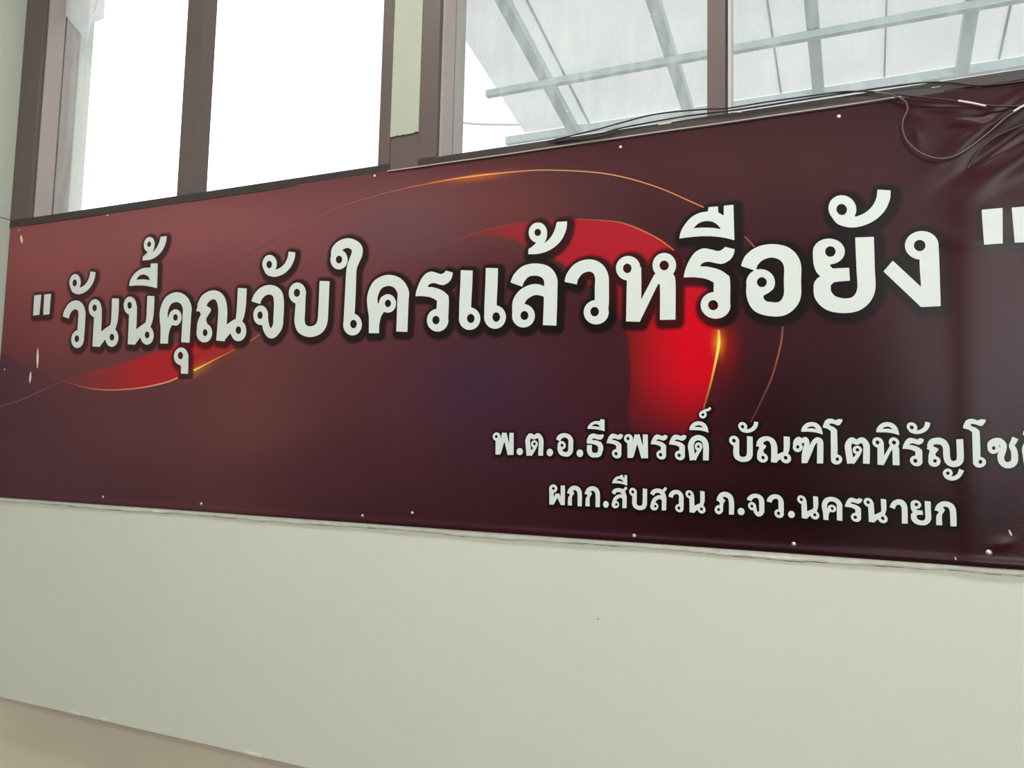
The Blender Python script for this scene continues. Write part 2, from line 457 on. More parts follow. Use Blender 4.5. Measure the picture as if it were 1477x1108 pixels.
while edges[-1] < 4.2: edges.append(edges[-1] + 0.6)
for a, b in zip(edges, edges[1:]):
    bm = bmesh.new(); g = 0.006
    y0, y1 = 0.26, ye
    vs = [bm.verts.new(Vector((x, y, roof_z(y) + h)) - org) for h in (0, 0.006) for (x, y) in ((a + g, y0), (b - g, y0), (b - g, y1), (a + g, y1))]
    for f in ((0, 1, 2, 3), (4, 7, 6, 5), (0, 4, 5, 1), (1, 5, 6, 2), (2, 6, 7, 3), (3, 7, 4, 0)): bm.faces.new([vs[i] for i in f])
    obj('roof_panel', bm, M['sheet'], roof)
    beam('seam_strip', Vector((b, y0, roof_z(y0) + 0.001)) - org, Vector((b, y1, roof_z(y1) + 0.001)) - org, 0.009, 0.006, M['seam'], roof)
rx = list(raft)
while rx[-1] < 4.2: rx.append(rx[-1] + 0.62)
for x in rx:
    beam('rafter', Vector((x, 0.26, roof_z(.26) - 0.035)) - org, Vector((x, ye, roof_z(ye) - 0.035)) - org, 0.05, 0.045, M['steel'], roof)
yp = [roof_at(1150, 30).y, roof_at(1150, 30).y - 0.75]
print('purlin y', yp)
yp = [roof_at(1150, 30).y]
k = yp[0] - 0.62
while k > 0.35: yp.append(k); k -= 0.62
for y in yp:
    beam('purlin', Vector((xl - 0.01, y, roof_z(y) - 0.075)) - org, Vector((4.3, y, roof_z(y) - 0.075)) - org, 0.032, 0.03, M['steel'], roof)
beam('eave_beam', Vector((xl - 0.1, ye, roof_z(ye) - 0.03)) - org, Vector((4.3, ye, roof_z(ye) - 0.03)) - org, 0.03, 0.04, M['steel'], roof)
# posts of the lean-to
for x in (1.0, 3.2):
    beam('roof_post', Vector((x, ye, -0.02)) - org, Vector((x + 0.001, ye, roof_z(ye) - 0.06)) - org, 0.06, 0.06, M['steel'], roof)
# overhead wire across the view
wy = 3.0
tw = tube('tie_wire', [at(x_, y_, wy) - org for x_, y_ in ((560, 170), (650, 175), (690, 179), (780, 180), (890, 178), (1000, 170), (1300, 140))], 0.007, M['steel'], roof, n=6)
tw['label'] = 'thin sagging wire under the roof'
yd = struct(box('ground', -14, 12, 0.2, 22, -0.15, -0.03, M['yard'])); tag(yd, 'concrete yard outside the windows', 'ground')

# ------------------------------------------------------------------ the banner
XB0 = X_COR + 0.006
XB1 = 1.25
rng = np.random.RandomState(5)
def dent(X_, Z_, cx, cz, rx_, rz_, amp, ang=0.0):
    c, s = math.cos(ang), math.sin(ang)
    u = ((X_ - cx) * c + (Z_ - cz) * s) / rx_; v = (-(X_ - cx) * s + (Z_ - cz) * c) / rz_
    return amp * np.exp(-(u * u + v * v))
def banner_off(X_, Z_):
    """how far the vinyl stands off its mean plane (towards the room is negative y)"""
    X_ = np.asarray(X_, float); Z_ = np.asarray(Z_, float)
    o = 0.0012 * np.sin(X_ * 3.1 + 1.2 * Z_) + 0.0008 * np.sin(X_ * 7.7 - 2.0 * Z_ + 1)
    o += 0.0004 * np.sin(X_ * 23 + 9 * Z_)
    # the sheet is drawn tight to the nails, slack at the right
    for px, py, rx_, rz_, a, ang in FOLDS:
        p = at(px, py, BAN_Y); o = o + dent(X_, Z_, p.x, p.z, rx_, rz_, a, ang)
    s = 1 / (1 + np.exp(-(X_ - at(1382, 400, BAN_Y).x) / 0.012))
    o = o - 0.0035 * s + 0.018 * s * np.clip(X_ - at(1382, 400, BAN_Y).x, 0, .2)
    hem = (Z_ - Z_BB)
    o = o - 0.0035 * np.exp(-((hem - 0.009) / 0.0075) ** 2)
    return o
FOLDS = [(1428, 180, 0.10, 0.016, -0.007, 0.62), (1452, 203, 0.11, 0.014, 0.006, 0.62), (1470, 232, 0.10, 0.022, -0.007, 0.60),
         (1395, 178, 0.035, 0.010, -0.004, -0.25), (1322, 186, 0.012, 0.030, -0.003, 0.2), (1360, 158, 0.06, 0.008, -0.003, -0.2),
         (1440, 300, 0.05, 0.05, -0.003, 0.5), (1400, 350, 0.06, 0.02, -0.002, -0.2),
         (1445, 785, 0.02, 0.01, -0.002, 0.3), (900, 250, 0.25, 0.05, -0.001, 0.1), (250, 640, 0.3, 0.1, -0.002, 0.3),
         (210, 380, 0.25, 0.06, -0.002, 0.5), (640, 300, 0.04, 0.2, -0.0012, 0.15), (150, 690, 0.3, 0.012, 0.001, 0.1)]
def ban(px, py, lift=0.0):
    p = at(px, py, BAN_Y)
    return Vector((p.x, BAN_Y + float(banner_off(p.x, p.z)) - lift, p.z))

banner = empty('banner', (XB0, BAN_Y, Z_BB))
tag(banner, 'long dark red vinyl banner with white Thai lettering nailed below the windows', 'banner')
borg = banner.location.copy()

# ---- lettering: each glyph is traced in one magnified crop: (left, top, magnification)
CR = {'M1': (30, 330, 5.035), 'M2': (190, 330, 5.035), 'M3': (350, 330, 5.54), 'M4': (520, 330, 6.155), 'M5': (720, 310, 6.156),
      'M6': (880, 280, 5.541), 'M7': (1050, 260, 5.036), 'M8': (1250, 260, 5.035), 'N1': (700, 580, 7.385), 'N2': (880, 580, 8.206),
      'N3': (1040, 590, 8.206), 'N4': (1200, 590, 9.847), 'N5': (1327, 590, 9.847), 'P1': (780, 680, 7.385), 'P2': (960, 690, 6.714),
      'P3': (1170, 690, 6.422)}
# s = stroke (width, centre line), e = filled ellipse, h = elliptical hole, p = outline, r = outline hole
G = {
 'q1': ('M1', [('p', [(97, 484), (148, 478), (134, 625), (89, 631)]), ('p', [(168, 478), (218, 472), (206, 621), (162, 626)])]),
 'q2': ('M8', [('p', [(832, 222), (983, 208), (986, 464), (850, 474)]), ('p', [(1050, 205), (1200, 190), (1205, 452), (1073, 457)])]),
 'wo': ('M5', [('s', [114, 112, 110, 108, 112, 120, 125, 125, 120], [(637, 607), (652, 548), (710, 478), (800, 450), (875, 478), (912, 550), (913, 650), (913, 780), (905, 860)]),
               ('e', 863, 865, 111, 108), ('h', 849, 860, 38, 42)]),
 'han': ('M3', [('s', 56, [(195, 310), (214, 345), (262, 357), (320, 335), (365, 290), (390, 235), (397, 187)]),
                ('e', 218, 283, 58, 73), ('h', 215, 287, 22, 30)]),
 'no': ('M1', [('e', 540, 577, 46, 65), ('s', [56, 57, 56], [(562, 577), (558, 700), (549, 857)]),
               ('s', [50, 58, 56], [(556, 840), (603, 772), (665, 722)]), ('e', 661, 790, 48, 68),
               ('s', [51, 52, 48, 40], [(690, 507), (686, 600), (680, 670), (665, 730)]),
               ('h', 537, 575, 16, 25), ('h', 662, 788, 17, 25)]),
 'ii': ('M1', [('p', [(790, 417), (803, 368), (840, 318), (890, 288), (945, 283), (948, 253), (997, 252), (990, 433), (940, 420), (870, 412)]),
               ('r', [(842, 372), (866, 342), (897, 332), (925, 345), (942, 374), (890, 368)])]),
 'ue': ('M6', [('p', [(553, 355), (565, 300), (600, 240), (650, 185), (715, 150), (783, 138), (786, 104), (862, 98), (863, 145), (908, 172), (908, 92), (985, 84), (993, 368), (930, 352), (850, 340), (750, 336), (650, 343)]),
               ('r', [(665, 272), (710, 232), (765, 216), (820, 222), (862, 250), (886, 280), (820, 270), (740, 268)])]),
 'tho': ('M5', [('e', 345, 158, 82, 90), ('p', [(258, 350), (262, 303), (300, 278), (345, 232), (427, 150), (422, 205), (400, 255), (450, 210), (490, 145), (513, 64), (605, 58), (597, 130), (560, 215), (500, 280), (425, 325), (345, 347)]),
                ('h', 343, 156, 29, 32)]),
 'kho': ('M4', [('s', [90, 92, 95, 92, 94, 98, 100, 102, 100, 99], [(122, 928), (123, 780), (112, 690), (110, 600), (155, 500), (245, 460), (332, 485), (380, 560), (379, 650), (369, 915)]),
                ('e', 246, 664, 72, 82), ('p', [(120, 700), (158, 672), (182, 615), (222, 588), (250, 740), (207, 742), (182, 790), (168, 860), (120, 860)]), ('h', 246, 664, 27, 33)]),
 'u': ('M2', [('e', 357, 927, 52, 64), ('s', 53, [(384, 915), (383, 980), (381, 1053)]), ('h', 352, 921, 19, 27)]),
 'nno': ('M2', [('s', [62, 66, 64, 66, 66, 66, 64], [(502, 570), (535, 508), (592, 479), (640, 505), (660, 580), (656, 690), (645, 815)]),
                ('p', [(468, 598), (480, 560), (500, 520), (530, 540), (545, 560), (574, 580), (572, 602), (542, 652), (548, 690), (527, 720), (472, 740), (478, 680), (502, 622), (494, 602)]),
                ('e', 527, 756, 57, 70), ('s', [58, 66, 60], [(650, 792), (695, 735), (765, 680)]), ('e', 775, 741, 58, 76),
                ('s', [66, 66, 60, 46], [(804, 432), (798, 550), (790, 620), (772, 690)]), ('h', 533, 755, 17, 26), ('h', 775, 737, 20, 28)]),
 'cho': ('M3', [('s', [74, 74, 75, 76, 80, 80, 80, 78, 72, 60, 54, 50], [(108, 592), (125, 545), (168, 502), (225, 488), (276, 515), (293, 580), (290, 700), (281, 785), (235, 842), (198, 805), (184, 750), (180, 690)]),
                ('e', 147, 692, 60, 78), ('h', 142, 692, 21, 30)]),
 'bo': ('M3', [('e', 441, 515, 69, 84), ('s', [76, 80, 82, 84, 86, 84, 82, 80, 80], [(470, 520), (463, 650), (459, 745), (482, 802), (543, 824), (608, 802), (641, 745), (650, 640), (660, 420)]), ('h', 437, 513, 25, 32)]),
 'ai': ('M3', [('e', 775, 248, 68, 79), ('s', [60, 70, 76, 78, 86, 86, 82, 80, 84, 84, 78], [(740, 235), (752, 170), (800, 128), (858, 117), (912, 150), (918, 200), (893, 265), (874, 330), (866, 500), (856, 690), (848, 780)]),
               ('e', 882, 767, 74, 87), ('h', 775, 248, 25, 31), ('h', 890, 763, 26, 34)]),
 'ro': ('M4', [('p', [(490, 600), (500, 550), (530, 470), (570, 410), (620, 382), (670, 390), (715, 403), (745, 390), (760, 372), (822, 390), (812, 435), (785, 475), (740, 500), (700, 495), (650, 483), (612, 495), (598, 518), (650, 522), (720, 545), (765, 580), (785, 620), (780, 820), (730, 800), (682, 730), (681, 640), (630, 612), (560, 600)]),
               ('e', 687, 813, 95, 101), ('h', 672, 812, 32, 38)]),
 'ae': ('M4', [('s', 106, [(944, 370), (940, 500), (932, 650), (928, 800)]), ('e', 970, 799, 95, 100),
               ('s', 109, [(1168, 350), (1164, 500), (1157, 650), (1154, 790)]), ('e', 1196, 785, 97, 104),
               ('h', 980, 797, 34, 40), ('h', 1207, 785, 34, 42)]),
 'lo': ('M5', [('s', [112, 112, 108, 108, 116, 118, 118, 119, 119], [(155, 620), (178, 563), (238, 503), (325, 486), (410, 508), (456, 570), (459, 660), (456, 820), (450, 982)]),
               ('s', [60, 90, 100, 104, 106, 108, 108], [(425, 710), (375, 673), (305, 666), (225, 705), (178, 770), (172, 840), (175, 895)]),
               ('e', 218, 897, 101, 104), ('h', 227, 895, 35, 40)]),
 'ho': ('M6', [('e', 145, 593, 97, 98), ('s', [112, 117, 112], [(193, 585), (191, 800), (184, 1020)]), ('p', [(190, 960), (240, 860), (355, 640), (440, 640), (400, 722), (385, 715), (238, 1020), (180, 1020)]),
               ('e', 433, 569, 94, 99), ('p', [(380, 716), (398, 740), (398, 1006), (522, 1003), (522, 700), (500, 632), (362, 634)]), ('h', 138, 594, 34, 38), ('h', 432, 570, 37, 39)]),
 'o': ('M7', [('s', [114, 112, 104, 98, 112, 124, 125, 124, 108, 102, 116, 120, 112], [(148, 640), (170, 582), (235, 530), (325, 512), (415, 538), (466, 610), (468, 730), (464, 850), (405, 925), (320, 937), (230, 905), (194, 830), (192, 740)]),
              ('e', 237, 743, 104, 98), ('h', 246, 740, 36, 36), ('r', [(256, 838), (290, 820), (330, 790), (345, 880), (290, 882), (262, 866)])]),
 'yo': ('M7', [('e', 733, 518, 116, 94), ('s', [136, 133, 130, 112, 106, 118, 128, 120], [(992, 414), (1000, 640), (1003, 800), (945, 888), (850, 912), (745, 890), (688, 825), (688, 750)]),
               ('p', [(650, 740), (690, 650), (745, 642), (880, 636), (886, 730), (780, 740), (750, 760)]), ('p', [(616, 530), (622, 610), (642, 665), (672, 697), (730, 720), (772, 650), (745, 625), (742, 605), (680, 560)]), ('p', [(626, 835), (622, 765), (640, 722), (672, 696), (740, 700), (745, 830)]), ('h', 744, 518, 38, 38)]),
 'ngo': ('M8', [('e', 400, 474, 122, 104), ('p', [(387, 560), (395, 775), (190, 585), (122, 663), (395, 922), (538, 915), (528, 600), (523, 490), (500, 474), (440, 470)]), ('h', 385, 475, 42, 41)]),
 'pho': ('N1', [('e', 124, 369, 42, 45), ('s', 52, [(139, 372), (139, 470), (138, 560)]), ('s', [36, 44, 46], [(152, 545), (180, 430), (206, 330)]), ('s', [46, 44, 46], [(206, 330), (235, 445), (265, 562)]), ('s', 47, [(282, 328), (282, 445), (281, 563)]), ('h', 120, 368, 14, 17)]),
 'dot': ('N1', [('e', 370, 528, 34, 38)]),
 'to': ('N1', [('s', [54, 52, 50, 48, 46, 48, 50, 52, 52], [(470, 571), (460, 475), (456, 405), (484, 357), (522, 376), (566, 356), (596, 400), (597, 460), (592, 572)]), ('e', 526, 448, 36, 40), ('s', [30, 34, 40], [(542, 470), (512, 520), (480, 565)]), ('h', 527, 446, 14, 15)]),
 'do': ('N2', [('s', [68, 68, 68, 64, 62, 64, 68, 68, 68], [(976, 688), (964, 590), (955, 515), (985, 445), (1045, 422), (1105, 448), (1132, 510), (1134, 600), (1132, 691)]), ('e', 1046, 527, 46, 50), ('s', [38, 42, 54], [(1066, 555), (1025, 618), (990, 680)]), ('h', 1045, 527, 16, 17)]),
 'i': ('N2', [('p', [(936, 332), (945, 290), (985, 245), (1040, 228), (1100, 240), (1145, 285), (1166, 363), (1110, 345), (1040, 334)]), ('r', [(993, 298), (1022, 279), (1065, 276), (1106, 304), (1050, 296)])]),
 'kar': ('N2', [('e', 1097, 148, 45, 46), ('s', [30, 30, 30, 30], [(1100, 112), (1130, 98), (1160, 92), (1188, 68)]), ('h', 1097, 150, 17, 17)]),
 'tto': ('N1', [('p', [(1083, 440), (1085, 400), (1108, 352), (1150, 335), (1190, 345), (1225, 348), (1262, 343), (1258, 375), (1232, 402), (1195, 398), (1160, 388), (1138, 396), (1140, 405), (1190, 410), (1235, 428), (1255, 470), (1255, 520), (1205, 520), (1200, 472), (1170, 455), (1130, 445)]),
                ('s', [52, 52, 50, 50, 50, 50], [(1111, 458), (1112, 525), (1138, 562), (1175, 566), (1212, 556), (1230, 505)])]),
 'tho2': ('N3', [('e', 908, 452, 58, 59), ('s', [50, 56, 60, 58, 60, 62, 66, 68, 72], [(876, 450), (884, 392), (916, 360), (957, 378), (997, 362), (1018, 405), (1000, 480), (988, 560), (990, 641)]),
                 ('s', [56, 54, 54, 60, 70, 74, 74, 74], [(1000, 620), (1045, 520), (1085, 420), (1130, 368), (1170, 385), (1175, 450), (1174, 540), (1172, 645)]), ('h', 908, 450, 19, 20)]),
 'oo': ('N5', [('p', [(608, 272), (618, 225), (650, 168), (700, 143), (760, 145), (815, 163), (862, 148), (930, 152), (922, 190), (885, 237), (850, 242), (795, 222), (745, 213), (715, 220), (722, 243), (780, 265), (828, 300), (845, 350), (855, 700), (830, 780), (765, 790), (750, 740), (745, 600), (738, 330), (690, 295), (640, 282)]),
               ('e', 842, 756, 93, 76), ('h', 855, 751, 27, 28)]),
 'yin': ('N5', [('s', [80, 88, 94, 94, 94, 96, 92, 84, 88, 96, 98, 98], [(135, 545), (165, 475), (245, 455), (325, 475), (370, 545), (376, 640), (392, 730), (440, 776), (500, 780), (555, 750), (571, 680), (562, 430)]),
                ('p', [(95, 570), (120, 510), (150, 490), (190, 530), (250, 560), (264, 578), (215, 640), (235, 690), (180, 720), (118, 740), (120, 660), (138, 600), (125, 576)]),
                ('e', 204, 745, 87, 76), ('h', 212, 738, 26, 26), ('e', 393, 912, 70, 64), ('s', [50, 56, 60, 62, 66, 74], [(352, 925), (380, 965), (445, 988), (515, 972), (563, 925), (588, 862)]), ('h', 394, 912, 26, 24)]),
 'cho2': ('N5', [('e', 1042, 553, 86, 84), ('s', [70, 80, 84, 88, 92, 96, 98, 90, 84, 92, 98, 98, 90, 80, 84, 96], [(985, 545), (1000, 490), (1060, 458), (1130, 460), (1182, 515), (1172, 590), (1146, 670), (1158, 745), (1205, 792), (1270, 796), (1330, 760), (1343, 680), (1332, 590), (1300, 525), (1325, 470), (1352, 412)]), ('h', 1045, 556, 26, 27)]),
 'pho2': ('P1', [('e', 136, 183, 44, 44), ('s', 48, [(117, 190), (118, 270), (118, 354)]), ('s', [38, 36, 36], [(124, 345), (150, 300), (180, 240)]), ('s', [36, 36, 38], [(180, 240), (208, 300), (235, 350)]), ('s', 46, [(238, 150), (238, 250), (236, 359)]), ('h', 138, 182, 15, 15)]),
 'ko': ('P1', [('s', [48, 48, 48, 48, 48, 46], [(495, 225), (520, 192), (555, 182), (592, 200), (608, 250), (608, 381)]), ('p', [(468, 240), (485, 195), (515, 190), (547, 232), (542, 250), (524, 285), (524, 373), (478, 371), (482, 290), (502, 260), (490, 245)])]),
 'so': ('P1', [('s', [46, 46, 46, 48, 48, 48, 48], [(1184, 248), (1205, 216), (1250, 206), (1292, 226), (1312, 280), (1313, 340), (1312, 416)]), ('s', [34, 32, 30], [(1285, 225), (1315, 200), (1335, 174)]), ('s', [30, 40, 42, 42], [(1306, 300), (1262, 274), (1214, 300), (1190, 350)]), ('e', 1209, 374, 43, 43), ('h', 1220, 372, 13, 14)]),
 'phoo': ('P2', [('s', [46, 48, 50, 50, 50, 49], [(515, 205), (540, 165), (580, 157), (622, 180), (638, 240), (637, 352)]), ('p', [(490, 215), (505, 180), (545, 185), (580, 218), (560, 245), (556, 310), (525, 290), (522, 270), (525, 240), (510, 222)]), ('e', 516, 304, 41, 44), ('h', 513, 303, 14, 15)]),
 'aa': ('P3', [('s', [52, 50, 50, 52, 54, 54], [(750, 276), (768, 238), (805, 220), (845, 232), (865, 280), (867, 420)])]),
}
# order of the writing: glyph, and the box it fills (crop, left, top, right, bottom); None = where it was traced
LINE1 = [('q1', None), ('wo', ('M1', 300, 522, 468, 868)), ('han', ('M1', 352, 316, 537, 474)), ('no', None), ('no', ('M1', 742, 488, 972, 845)),
         ('ii', None), ('tho', ('M2', 88, 55, 253, 224)), ('kho', ('M2', 200, 462, 432, 832)), ('u', None), ('nno', None), ('cho', None), ('han', None),
         ('bo', None), ('ai', None), ('kho', None), ('ro', None), ('ae', None), ('lo', None), ('tho', None), ('wo', None), ('ho', None),
         ('ro', ('M6', 588, 430, 995, 998)), ('ue', None), ('o', None), ('yo', None), ('han', ('M7', 730, 82, 1185, 340)), ('ngo', None), ('q2', None)]
LINE2 = [('pho', None), ('dot', None), ('to', None), ('dot', ('N1', 657, 497, 725, 578)), ('o', ('N1', 757, 332, 940, 582)), ('dot', ('N1', 975, 505, 1045, 587)),
         ('tto', None), ('ii', ('N1', 1090, 183, 1273, 310)), ('ro', ('N1', 1293, 337, 1465, 600)), ('pho', ('N2', 163, 380, 450, 668)),
         ('ro', ('N2', 482, 385, 680, 680)), ('ro', ('N2', 698, 385, 902, 688)), ('do', None), ('i', None), ('kar', None),
         ('bo', ('N3', 95, 318, 375, 627)), ('han', ('N3', 203, 148, 440, 283)), ('nno', ('N3', 413, 322, 828, 640)), ('tho2', None),
         ('i', ('N3', 948, 155, 1205, 300)), ('oo', ('N3', 1207, 115, 1440, 657)), ('to', ('N4', 182, 402, 540, 785)), ('ho', ('N4', 575, 402, 958, 800)),
         ('i', ('N4', 628, 187, 955, 370)), ('ro', ('N4', 1003, 410, 1308, 812)), ('han', ('N4', 1062, 183, 1395, 357)), ('yin', None), ('oo', None), ('cho2', None),
         ('to', ('N5', 1447, 440, 1810, 850)), ('i', ('N5', 1458, 225, 1800, 410))]
LINE3 = [('pho2', None), ('ko', ('P1', 282, 152, 442, 370)), ('ko', None), ('dot', ('P1', 665, 315, 725, 388)), ('so', ('P1', 755, 160, 922, 396)),
         ('ue', ('P1', 762, 38, 922, 150)), ('bo', ('P1', 940, 178, 1132, 412)), ('so', None), ('wo', ('P2', 28, 112, 175, 328)), ('no', ('P2', 193, 118, 387, 338)),
         ('phoo', None), ('dot', ('P2', 697, 287, 765, 358)), ('cho', ('P2', 787, 150, 957, 370)), ('wo', ('P2', 980, 155, 1145, 382)), ('dot', ('P2', 1186, 316, 1252, 385)),
         ('no', ('P2', 1275, 168, 1488, 395)), ('kho', ('P3', 98, 172, 290, 390)), ('ro', ('P3', 313, 180, 475, 403)), ('no', ('P3', 487, 185, 707, 412)),
         ('aa', None), ('yo', ('P3', 922, 205, 1112, 435)), ('ko', ('P3', 1143, 213, 1345, 442))]

def smooth_poly(pts, n=5):
    """round the gentle corners of an outline, keep the sharp ones"""
    P = [np.array(p, float) for p in pts]; N = len(P); out = []
    sharp = []
    for i in range(N):
        a = P[i] - P[i - 1]; b = P[(i + 1) % N] - P[i]
        c = np.dot(a, b) / (np.linalg.norm(a) * np.linalg.norm(b) + 1e-9)
        sharp.append(c < math.cos(math.radians(42)))
    for i in range(N):
        j = (i + 1) % N
        p1, p2 = P[i], P[j]
        p0 = p1 - (p2 - p1) if sharp[i] else P[i - 1]
        p3 = p2 + (p2 - p1) if sharp[j] else P[(j + 1) % N]
        for k in range(n):
            t = k / n
            out.append(0.5 * ((2 * p1) + (-p0 + p2) * t + (2 * p0 - 5 * p1 + 4 * p2 - p3) * t * t + (-p0 + 3 * p1 - 3 * p2 + p3) * t ** 3))
    return np.array(out)

def sd_poly(X_, Y_, P):
    d = np.full(X_.shape, 1e9); s = np.zeros(X_.shape, bool)
    N = len(P)
    for i in range(N):
        a, b = P[i], P[(i + 1) % N]; e = b - a; L = e @ e + 1e-12
        wx, wy = X_ - a[0], Y_ - a[1]
        t = np.clip((wx * e[0] + wy * e[1]) / L, 0, 1)
        d = np.minimum(d, (wx - t * e[0]) ** 2 + (wy - t * e[1]) ** 2)
        c = ((a[1] > Y_) != (b[1] > Y_)) & (X_ < (b[0] - a[0]) * (Y_ - a[1]) / (b[1] - a[1] + 1e-12) + a[0])
        s ^= c
    d = np.sqrt(d); return np.where(s, -d, d)

def sd_stroke(X_, Y_, w, pts):
    if not hasattr(w, '__len__'): w = [w] * len(pts)
    Q = spline([(p[0], p[1], ww) for p, ww in zip(pts, w)], 6)
    Q = np.array(Q); d = np.full(X_.shape, 1e9)
    seg = np.linalg.norm(np.diff(Q[:, :2], axis=0), axis=1); s = np.concatenate([[0], np.cumsum(seg)])
    for i in range(len(Q) - 1):
        a, b = Q[i, :2], Q[i + 1, :2]; L = seg[i]
        if L < 1e-6: continue
        e = (b - a) / L; wx, wy = X_ - a[0], Y_ - a[1]
        u = wx * e[0] + wy * e[1]; v = np.abs(-wx * e[1] + wy * e[0])
        hw = (Q[i, 2] + (Q[i + 1, 2] - Q[i, 2]) * np.clip(u / L, 0, 1)) / 2
        x0 = 0.0 if i == 0 else -0.6; x1 = L if i == len(Q) - 2 else L + 0.6
        d = np.minimum(d, np.maximum(np.maximum(x0 - u, u - x1), v - hw))
    for i in range(1, len(Q) - 1):
        r = Q[i, 2] / 2
        if s[i] > r and s[-1] - s[i] > r:
            d = np.minimum(d, np.hypot(X_ - Q[i, 0], Y_ - Q[i, 1]) - r)
    return d

def sd_ell(X_, Y_, cx, cy, rx_, ry_):
    return (np.hypot((X_ - cx) / rx_, (Y_ - cy) / ry_) - 1) * min(rx_, ry_)

def glyph_outline(key, res):
    """flat cells covering a glyph, in crop pixels: list of polygons"""
    crop, els = G[key]
    xs, ys = [], []
    for e in els:
        if e[0] == 's':
            w = max(e[1]) if hasattr(e[1], '__len__') else e[1]
            for p in e[2]: xs += [p[0] - w, p[0] + w]; ys += [p[1] - w, p[1] + w]
        elif e[0] == 'e': xs += [e[1] - e[3], e[1] + e[3]]; ys += [e[2] - e[4], e[2] + e[4]]
        elif e[0] == 'p':
            for p in e[1]: xs.append(p[0]); ys.append(p[1])
    x0, x1, y0, y1 = min(xs) - 3, max(xs) + 3, min(ys) - 3, max(ys) + 3
    st = res
    gx = np.arange(x0, x1 + st, st); gy = np.arange(y0, y1 + st, st)
    X_, Y_ = np.meshgrid(gx, gy)
    d = np.full(X_.shape, 1e9)
    for e in els:
        if e[0] == 's': d = np.minimum(d, sd_stroke(X_, Y_, e[1], e[2]))
        elif e[0] == 'e': d = np.minimum(d, sd_ell(X_, Y_, *e[1:]))
        elif e[0] == 'p': d = np.minimum(d, sd_poly(X_, Y_, smooth_poly(e[1])))
    for e in els:
        if e[0] == 'h': d = np.maximum(d, -sd_ell(X_, Y_, *e[1:]))
        elif e[0] == 'r': d = np.maximum(d, -sd_poly(X_, Y_, smooth_poly(e[1])))
    polys = []
    ins = d < 0
    ny, nx = d.shape
    for j in range(ny - 1):
        run = None
        for i in range(nx - 1):
            c = (ins[j, i], ins[j, i + 1], ins[j + 1, i + 1], ins[j + 1, i])
            full = all(c)
            if full:
                if run is None: run = i
                if i - run >= 7:
                    polys.append([(gx[run], gy[j]), (gx[i + 1], gy[j]), (gx[i + 1], gy[j + 1]), (gx[run], gy[j + 1])]); run = None
                continue
            if run is not None:
                polys.append([(gx[run], gy[j]), (gx[i], gy[j]), (gx[i], gy[j + 1]), (gx[run], gy[j + 1])]); run = None
            if any(c):
                cor = [(gx[i], gy[j], d[j, i]), (gx[i + 1], gy[j], d[j, i + 1]), (gx[i + 1], gy[j + 1], d[j + 1, i + 1]), (gx[i], gy[j + 1], d[j + 1, i])]
                pl = []
                for k in range(4):
                    a, b = cor[k], cor[(k + 1) % 4]
                    if a[2] < 0: pl.append((a[0], a[1]))
                    if (a[2] < 0) != (b[2] < 0):
                        t = a[2] / (a[2] - b[2]); pl.append((a[0] + (b[0] - a[0]) * t, a[1] + (b[1] - a[1]) * t))
                if len(pl) >= 3: polys.append(pl)
        if run is not None:
            polys.append([(gx[run], gy[j]), (gx[nx - 1], gy[j]), (gx[nx - 1], gy[j + 1]), (gx[run], gy[j + 1])])
    return polys

def crop_px(crop, x, y):
    ox, oy, s = CR[crop]; return ox + x / s, oy + y / s

GC = {}
def glyph_wall(key):
    """glyph polygons on the wall plane (X, Z) where it was traced, and their box"""
    if key not in GC:
        crop = G[key][0]
        res = {'M': 5.0, 'N': 4.6, 'P': 4.4}[crop[0]]
        pol = [[(lambda p: (p.x, p.z))(at(*crop_px(crop, x, y), BAN_Y)) for x, y in pl] for pl in glyph_outline(key, res)]
        A = np.array([q for pl in pol for q in pl])
        GC[key] = (pol, A[:, 0].min(), A[:, 0].max(), A[:, 1].min(), A[:, 1].max())
    return GC[key]

pts_big, pts_small = [], []
def put_letter(key, where, sink, lift):
    pol, x0, x1, z0, z1 = glyph_wall(key)
    if where:
        crop, l, t, r, b = where; mx, my = (l + r) / 2, (t + b) / 2
        X0 = at(*crop_px(crop, l, my), BAN_Y).x; X1 = at(*crop_px(crop, r, my), BAN_Y).x
        Z1 = at(*crop_px(crop, mx, t), BAN_Y).z; Z0 = at(*crop_px(crop, mx, b), BAN_Y).z
        sx, sz = (X1 - X0) / (x1 - x0), (Z1 - Z0) / (z1 - z0)
        pol = [[(X0 + (x - x0) * sx, Z0 + (z - z0) * sz) for x, z in pl] for pl in pol]
    vid = {}; V = []; Fc = []
    for pl in pol:
        f = []
        for q in pl:
            k = (round(q[0], 6), round(q[1], 6))
            if k not in vid: vid[k] = len(V); V.append(q)
            if not f or f[-1] != vid[k]: f.append(vid[k])
        if f[0] == f[-1]: f = f[:-1]
        if len(f) >= 3: Fc.append(f)
    A = np.array(V); off = banner_off(A[:, 0], A[:, 1])
    co = [(A[i, 0] - borg.x, off[i] - lift, A[i, 1] - borg.z) for i in range(len(A))]
    me = bpy.data.meshes.new('letter'); me.from_pydata(co, [], Fc); me.update()
    o = link('letter', me, M['white'], banner)
    sink.extend(V)
    for pl in pol:      # fill the long cells so that the halo sees them
        if len(pl) == 4:
            a, b = pl[0], pl[1]
            for t in (0.2, 0.4, 0.6, 0.8): sink.append((a[0] + (b[0] - a[0]) * t, a[1] + (b[1] - a[1]) * t))
    return o

for k, w in LINE1: put_letter(k, w, pts_big, 0.0009)
for k, w in LINE2 + LINE3: put_letter(k, w, pts_small, 0.0009)

